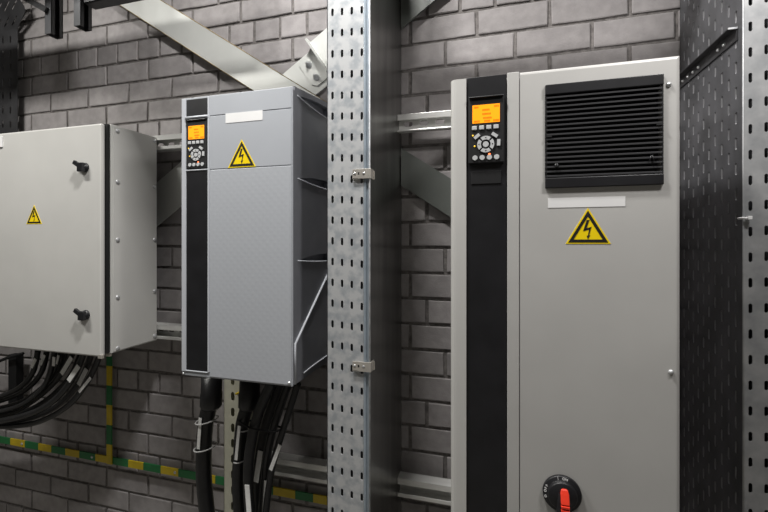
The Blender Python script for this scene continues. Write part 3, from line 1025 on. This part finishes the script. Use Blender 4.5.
for u, v in ((22, 444), (92, 458), (175, 472.5)):
    p_ = at(u, v, -.0195)
    screw(eh, (p_.x, -.0195, .606), (0, -1, 0), .005)
ev = thing('earth_strip', (-1.52, -.02, .62), 'vertical green and yellow earth strip rising to the left cabinet', 'earth strip')
vs_ = [(355, 366, 'green'), (366, 385.5, 'eyellow'), (385.5, 405, 'green'), (405, 425, 'eyellow'), (425, 444.5, 'green'), (444.5, 455.5, 'eyellow')]
band(ev, NM, at(109, 400, -.024).x, None, [(at(109, b, -.024).z, at(109, a, -.024).z, k) for a, b, k in vs_], .0135, False, -.0200, -.0245)
e2 = MB().box(at(109, 400, -.024).x - .0135, at(109, 400, -.024).x + .0135, -.0196, -.0245, .5925, at(109, 455.5, -.024).z, .0006)
e2.build('yellow_band', M['eyellow'], ev)

# ------------------------------------------------------------------ slotted upright below the middle drive
vx, vy = -.8955, -.075
vu = thing('slotted_upright', (vx, vy, 0.3), 'cream slotted steel upright below the drive unit, between its cables', 'strut')
cells = []
zs = [.9600 + .0545 * k for k in range(-11, 3)]
cells = slot_cells(vx + .002, (vx - .034, vx + .034), .30, 1.108, zs, .014, .031, pitch=.0545)
vb = MB().holed(cells, [], .002, lambda x, z, d_: (x, vy + d_ - .02, z))
vb.box(vx - .034, vx - .032, vy - .02, -.022, .30, 1.108)
vb.box(vx + .032, vx + .034, vy - .02, -.022, .30, 1.108)
vb.box(vx - .034, vx + .034, -.024, -.022, .30, 1.108)  # unseen back plate, added so the inside of the slots stays dark
vb.build('slotted_face', M['beige'], vu)
ew = MB().tube([at(243, 379, -.105), at(241.5, 383, -.105), at(241, 391, -.100), at(236, 394, -.1005)], .004, 8, sub=4)
tag(ew.build('earth_wire', M['eyellow']), 'thin yellow and green earth wire beside the slotted upright', 'wire')

# ------------------------------------------------------------------ cables
def cable(path, r, label, group, tags=(), gland=None, m='cable', ties=()):
    """path: (u, v, y) read on the photograph with the depth y of each point"""
    P_ = [at(u, v, y) for u, v, y in path]
    t = thing('power_cable', P_[0], label, 'cable', group)
    MB().tube(P_, r, 12, sub=7).build('sheath', M[m], t)
    if gland:
        gl, gr_ = gland
        d_ = (P_[1] - P_[0]).normalized()
        MB().lathe(P_[0], d_, [(0, gr_), (gl * .5, gr_), (gl * .52, gr_ * 1.05), (gl * .9, gr_ * 1.05), (gl, r * 1.05)], 16).build('heat_shrink_boot', M['cable'], t)
    for (ua, va, ub, vb_, y, wd) in tags:
        a, b_ = at(ua, va, y), at(ub, vb_, y)
        c = (a + b_) / 2
        h = (b_ - a) / 2
        side_ = h.normalized().cross(Vector((0, 1, 0))).normalized() * wd
        MB().obox(c, h, side_, (0, .0012, 0)).build('cable_marker', M['tag'], t)['label'] = 'pale marker sleeve'
    for (ua, va, ub, vb_, y, rr) in ties:
        # a tie going round the cable between two pixels of its silhouette
        a, b_ = at(ua, va, y), at(ub, vb_, y)
        c = (a + b_) / 2
        hx = (b_ - a) / 2
        ring = [c + hx * math.cos(q) * 1.08 + Vector((0, -1, 0)) * math.sin(q) * hx.length * 1.15 for q in [2 * math.pi * k / 16 for k in range(17)]]
        MB().tube(ring, rr, 6, sub=1).build('cable_tie', M['tie'], t)
    return t


G1 = 'cables below the left cabinet'
zb1 = 350
L1 = [
    # path, radius, label, tags
    ([(38, zb1, -.19), (33, 372, -.19), (20, 387, -.19), (0, 396.5, -.19), (-30, 405, -.19), (-90, 411, -.19), (-190, 417, -.19)], .0095, 'black cable leaving the left cabinet, first from the left', [(35.5, 359, 31.5, 367.5, -.207, .006)]),
    ([(47, zb1, -.17), (41, 373, -.17), (24, 391, -.17), (0, 401, -.17), (-30, 409, -.17), (-90, 415, -.17), (-190, 421, -.17)], .0095, 'black cable leaving the left cabinet, second from the left', [(44.5, 355, 40.5, 365, -.184, .0055)]),
    ([(55, zb1, -.20), (49, 376, -.20), (38, 393, -.20), (14, 408, -.20), (-30, 416, -.20), (-90, 422, -.20), (-190, 428, -.20)], .0095, 'black cable leaving the left cabinet, third from the left', [(54.0, 357, 53.5, 366, -.214, .006)]),
    ([(62, zb1, -.15), (55, 372, -.15), (42, 388, -.15), (16, 404, -.15), (-30, 413, -.15), (-90, 419, -.15), (-190, 425, -.15)], .0100, 'black cable leaving the left cabinet, fourth from the left', [(58.5, 355.5, 56.5, 364, -.165, .005)]),
    ([(74, zb1, -.20), (63, 371, -.20), (44, 392, -.20), (18, 410, -.20), (-8, 418, -.20), (-34, 422, -.20), (-90, 428, -.20), (-190, 434, -.20)], .0105, 'dusty black cable with a long marker, fifth from the left', [(71.5, 357.5, 61.5, 374, -.216, .0085)]),
    ([(82, zb1, -.16), (70, 377, -.16), (48, 399, -.16), (22, 413, -.16), (-8, 420, -.16), (-34, 424, -.16), (-90, 430, -.16), (-190, 436, -.16)], .0100, 'black cable leaving the left cabinet, sixth from the left', []),
    ([(85, zb1, -.21), (73, 378, -.21), (52, 402, -.21), (26, 415, -.21), (-6, 422, -.21), (-34, 425, -.21), (-90, 431, -.21), (-190, 437, -.21)], .0105, 'black cable with a broad tilted marker, seventh from the left', [(78.5, 366, 68.5, 381, -.227, .0085)]),
    ([(93, zb1, -.19), (80, 381, -.19), (57, 406, -.19), (28, 419, -.19), (-4, 424.5, -.19), (-34, 426, -.19), (-90, 432, -.19), (-190, 438, -.19)], .0105, 'black cable with a broad tilted marker, eighth from the left', [(86.5, 369, 78.5, 385, -.207, .0085)]),
    ([(102, zb1, -.21), (90, 377, -.21), (70, 404, -.21), (42, 420.5, -.21), (14, 426, -.21), (-34, 427, -.21), (-90, 433, -.21), (-190, 439, -.21)], .0100, 'outermost black cable in the sweep below the left cabinet', [(90.5, 378, 79, 392, -.224, .005)]),
    ([(66, zb1, -.13), (58, 376, -.13), (40, 396, -.13), (12, 411, -.13), (-30, 419, -.13), (-90, 425, -.13), (-190, 431, -.13)], .0095, 'black cable at the back of the sweep below the left cabinet', []),
]
L1Y = [0, 0, -0.0132, 0, 0.0081, 0, -0.0192, 0.004, 0, 0.0013]
for (path, r, lab, tg), dy in zip(L1, L1Y):
    path = [(u, v, y + dy) for u, v, y in path]
    tg = [(a, b_, c, d_, y + dy, w) for a, b_, c, d_, y, w in tg]
    cable(path, r, lab, G1, tg, m='cablegrey' if 'dusty' in lab else 'cable')

# black post with a small arm behind those cables
po = thing('cable_post', (-1.95, -.05, .85), 'black steel post with a short sloping arm behind the cables at the left edge', 'bracket')
pa_, pb3 = at(8.0, 380, -.06), at(16, 380, -.06)
MB().box(pa_.x, pb3.x, -.0300, -.0600, at(12, 405, -.06).z, at(12, 355, -.06).z, .002).build('post', M['matblack'], po)
MB().tube([at(-12, 367, -.075), at(2, 360, -.075), at(12, 356.5, -.075), at(23, 353.5, -.075)], .0065, 8, sub=4).build('arm', M['matblack'], po)

G2 = 'cables below the blue grey drive unit'
cable([(212, 376, -.20), (211.5, 392, -.20), (209.5, 405, -.20), (205.5, 425, -.20), (203.8, 450, -.20), (204, 480, -.20), (207, 512, -.20), (211, 545, -.20)], .0245,
      'thick black cable alone at the left below the blue grey drive unit', G2, [(200.3, 418, 198.3, 449, -.229, .0055)], gland=(.105, .0325), ties=[(199, 420.5, 215, 419.5, -.20, .0022), (197.5, 447, 213.5, 446.5, -.20, .0022)])
cable([(250, 376, -.20), (249.5, 394, -.20), (246.5, 408, -.20), (242.0, 425, -.20), (240, 450, -.20), (238.5, 480, -.20), (240, 512, -.20), (243, 545, -.20)], .0200,
      'thick black cable with white bracket marker, right of the slotted upright', G2, [(239.3, 426, 236.0, 460, -.224, .0050)], gland=(.105, .0315), ties=[(239, 428, 249, 429.5, -.20, .0022), (235.5, 460, 245.5, 459.5, -.20, .0022)])
cable([(272, 382, -.24), (265, 397, -.24), (258, 415, -.24), (252, 438, -.24), (248.5, 465, -.24), (248.5, 490, -.24), (250, 512, -.24), (253, 545, -.24)], .0155,
      'black cable crossing in front, third below the blue grey drive unit', G2, [(247.0, 485, 249.5, 519, -.2575, .0075)])
cable([(281, 382, -.165), (275, 400, -.165), (267, 422, -.165), (261.5, 446, -.165), (257.5, 475, -.165), (257, 512, -.165), (259, 545, -.165)], .0165,
      'black cable with a long marker, fourth below the blue grey drive unit', G2, [(260.5, 451, 256.0, 482, -.1845, .0085)])
cable([(289, 382, -.205), (281, 405, -.205), (272, 433, -.205), (266.5, 460, -.205), (264.5, 485, -.205), (262, 512, -.205), (260, 545, -.205)], .0125,
      'black cable with a low marker, fifth below the blue grey drive unit', G2, [(266.5, 481, 264.5, 514, -.220, .0072)])
cable([(298, 383, -.228), (289, 412, -.228), (280, 440, -.228), (272.5, 466, -.228), (268.5, 490, -.228), (266, 512, -.228), (263, 545, -.228)], .0100,
      'thin black cable at the right of the bundle below the blue grey drive unit', G2, [(280, 445, 270.5, 470, -.240, .0055)])
bt_ = MB()
bt_.tube([at(240, 422, -.228), at(250, 428, -.262), at(262, 430.5, -.262), at(274, 431.5, -.255), at(282, 428, -.215), at(268, 424, -.140), at(246, 420, -.150), at(238.5, 420, -.205), at(240, 422, -.228)], .003, 6, sub=4)
bt_.tube([at(270, 434.5, -.246), at(274.5, 429, -.249)], .0035, 6)
tag(bt_.build('cable_tie', M['matblack']), 'black cable tie round the cable bundle below the drive unit', 'cable tie')

# ------------------------------------------------------------------ hangers of the cable support above the frame
def hanger(u, v, y, top, label, arm=None, lit=None):
    """strut channel post open to the right; u,v of its lower front corner"""
    p_ = at(u, v, y)
    t = thing('ceiling_hanger', (p_.x, p_.y, top), label, 'hanger')
    z0_ = p_.z
    xa, xb = p_.x - .004, p_.x + .024
    ya_, yb_ = y, y + .040
    c = MB()
    c.box(xa, xa + .0025, ya_, yb_, z0_, top)
    c.box(xa, xb, ya_, ya_ + .0025, z0_, top)
    c.box(xa, xb, yb_ - .0025, yb_, z0_, top)
    c.box(xb - .0025, xb, ya_, ya_ + .012, z0_, top)
    c.box(xb - .0025, xb, yb_ - .012, yb_, z0_, top)
    c.build('channel', M['blackzinc'], t)
    MB().box(xa, xb, ya_ - .0012, ya_, z0_, top).build('front_lip', M['dkgalv'], t)
    return t, p_, xb


ha, pha, xba = hanger(46, 34, -.28, 3.4, 'dark strut hanger with diagonal arm, left of the pair at the top left')
hb, phb, xbb = hanger(75, 26, -.28, 3.4, 'dark strut hanger beside the crossbeam, right of the pair at the top left')
a0, a1 = at(20, -5, -.275), at(50, 12, -.275)
MB().obox((a0 + a1) / 2, (a1 - a0) / 2, (0, .016, 0), Vector((0, 1, 0)).cross((a1 - a0).normalized()) * .009).build('diagonal_arm', M['blackzinc'], ha)
bm0 = at(83, 8, -.26).z
def crossbeam(xa, xb, label):
    cb = thing('crossbeam', ((xa + xb) / 2, -.26, bm0), label, 'beam')
    q = MB()
    q.box(xa, xb, -.280, -.240, bm0, bm0 + .003)
    q.box(xa, xb, -.280, -.2775, bm0, bm0 + .055)
    q.box(xa, xb, -.2425, -.240, bm0, bm0 + .055)
    q.build('channel', M['blackzinc'], cb)
    for x in (xa + .03, xb - .03):
        MB().box(x - .004, x + .004, -.264, -.256, bm0 + .003, 3.4).build('hanger_rod', M['screw'], cb)
crossbeam(phb.x + .040, -1.02, 'dark steel crossbeam ending just right of the hangers, at the top left')  # beam broken off here so its shadow misses the diagonal brace
crossbeam(-0.72, -.445, 'dark steel crossbeam over the blue grey drive unit, above the frame')
crossbeam(-.300, .470, 'dark steel crossbeam over the tall drive cabinet, above the frame')

# wide overhead cable tray in front of the wall, above the frame: it shades the wall below
ot = thing('overhead_tray', (-1.5, -.565, 2.35), 'wide overhead cable tray hung from the ceiling in front of the wall, above the frame', 'cable tray')
OX0, OX1, OY0, OY1, OZ = -2.60, -.52, -.535, -.372, 2.490
MB().box(OX0, OX1, OY0, OY1, OZ, OZ + .003).build('tray_base', M['galv2'], ot)
for y in (OY0, OY1 - .003):
    MB().box(OX0, OX1, y, y + .003, OZ, OZ + .030).build('side_wall', M['galv2'], ot)
for x in (-2.4, -1.6, -.7):
    for y in (OY0 - .008, OY1 + .008):
        MB().tube([(x, y, OZ - .01), (x, y, 3.4)], .005, 8).build('hanger_rod', M['screw'], ot)
    MB().box(x - .02, x + .02, OY0 - .02, OY1 + .02, OZ - .028, OZ - .001).build('support_bar', M['galv2'], ot)
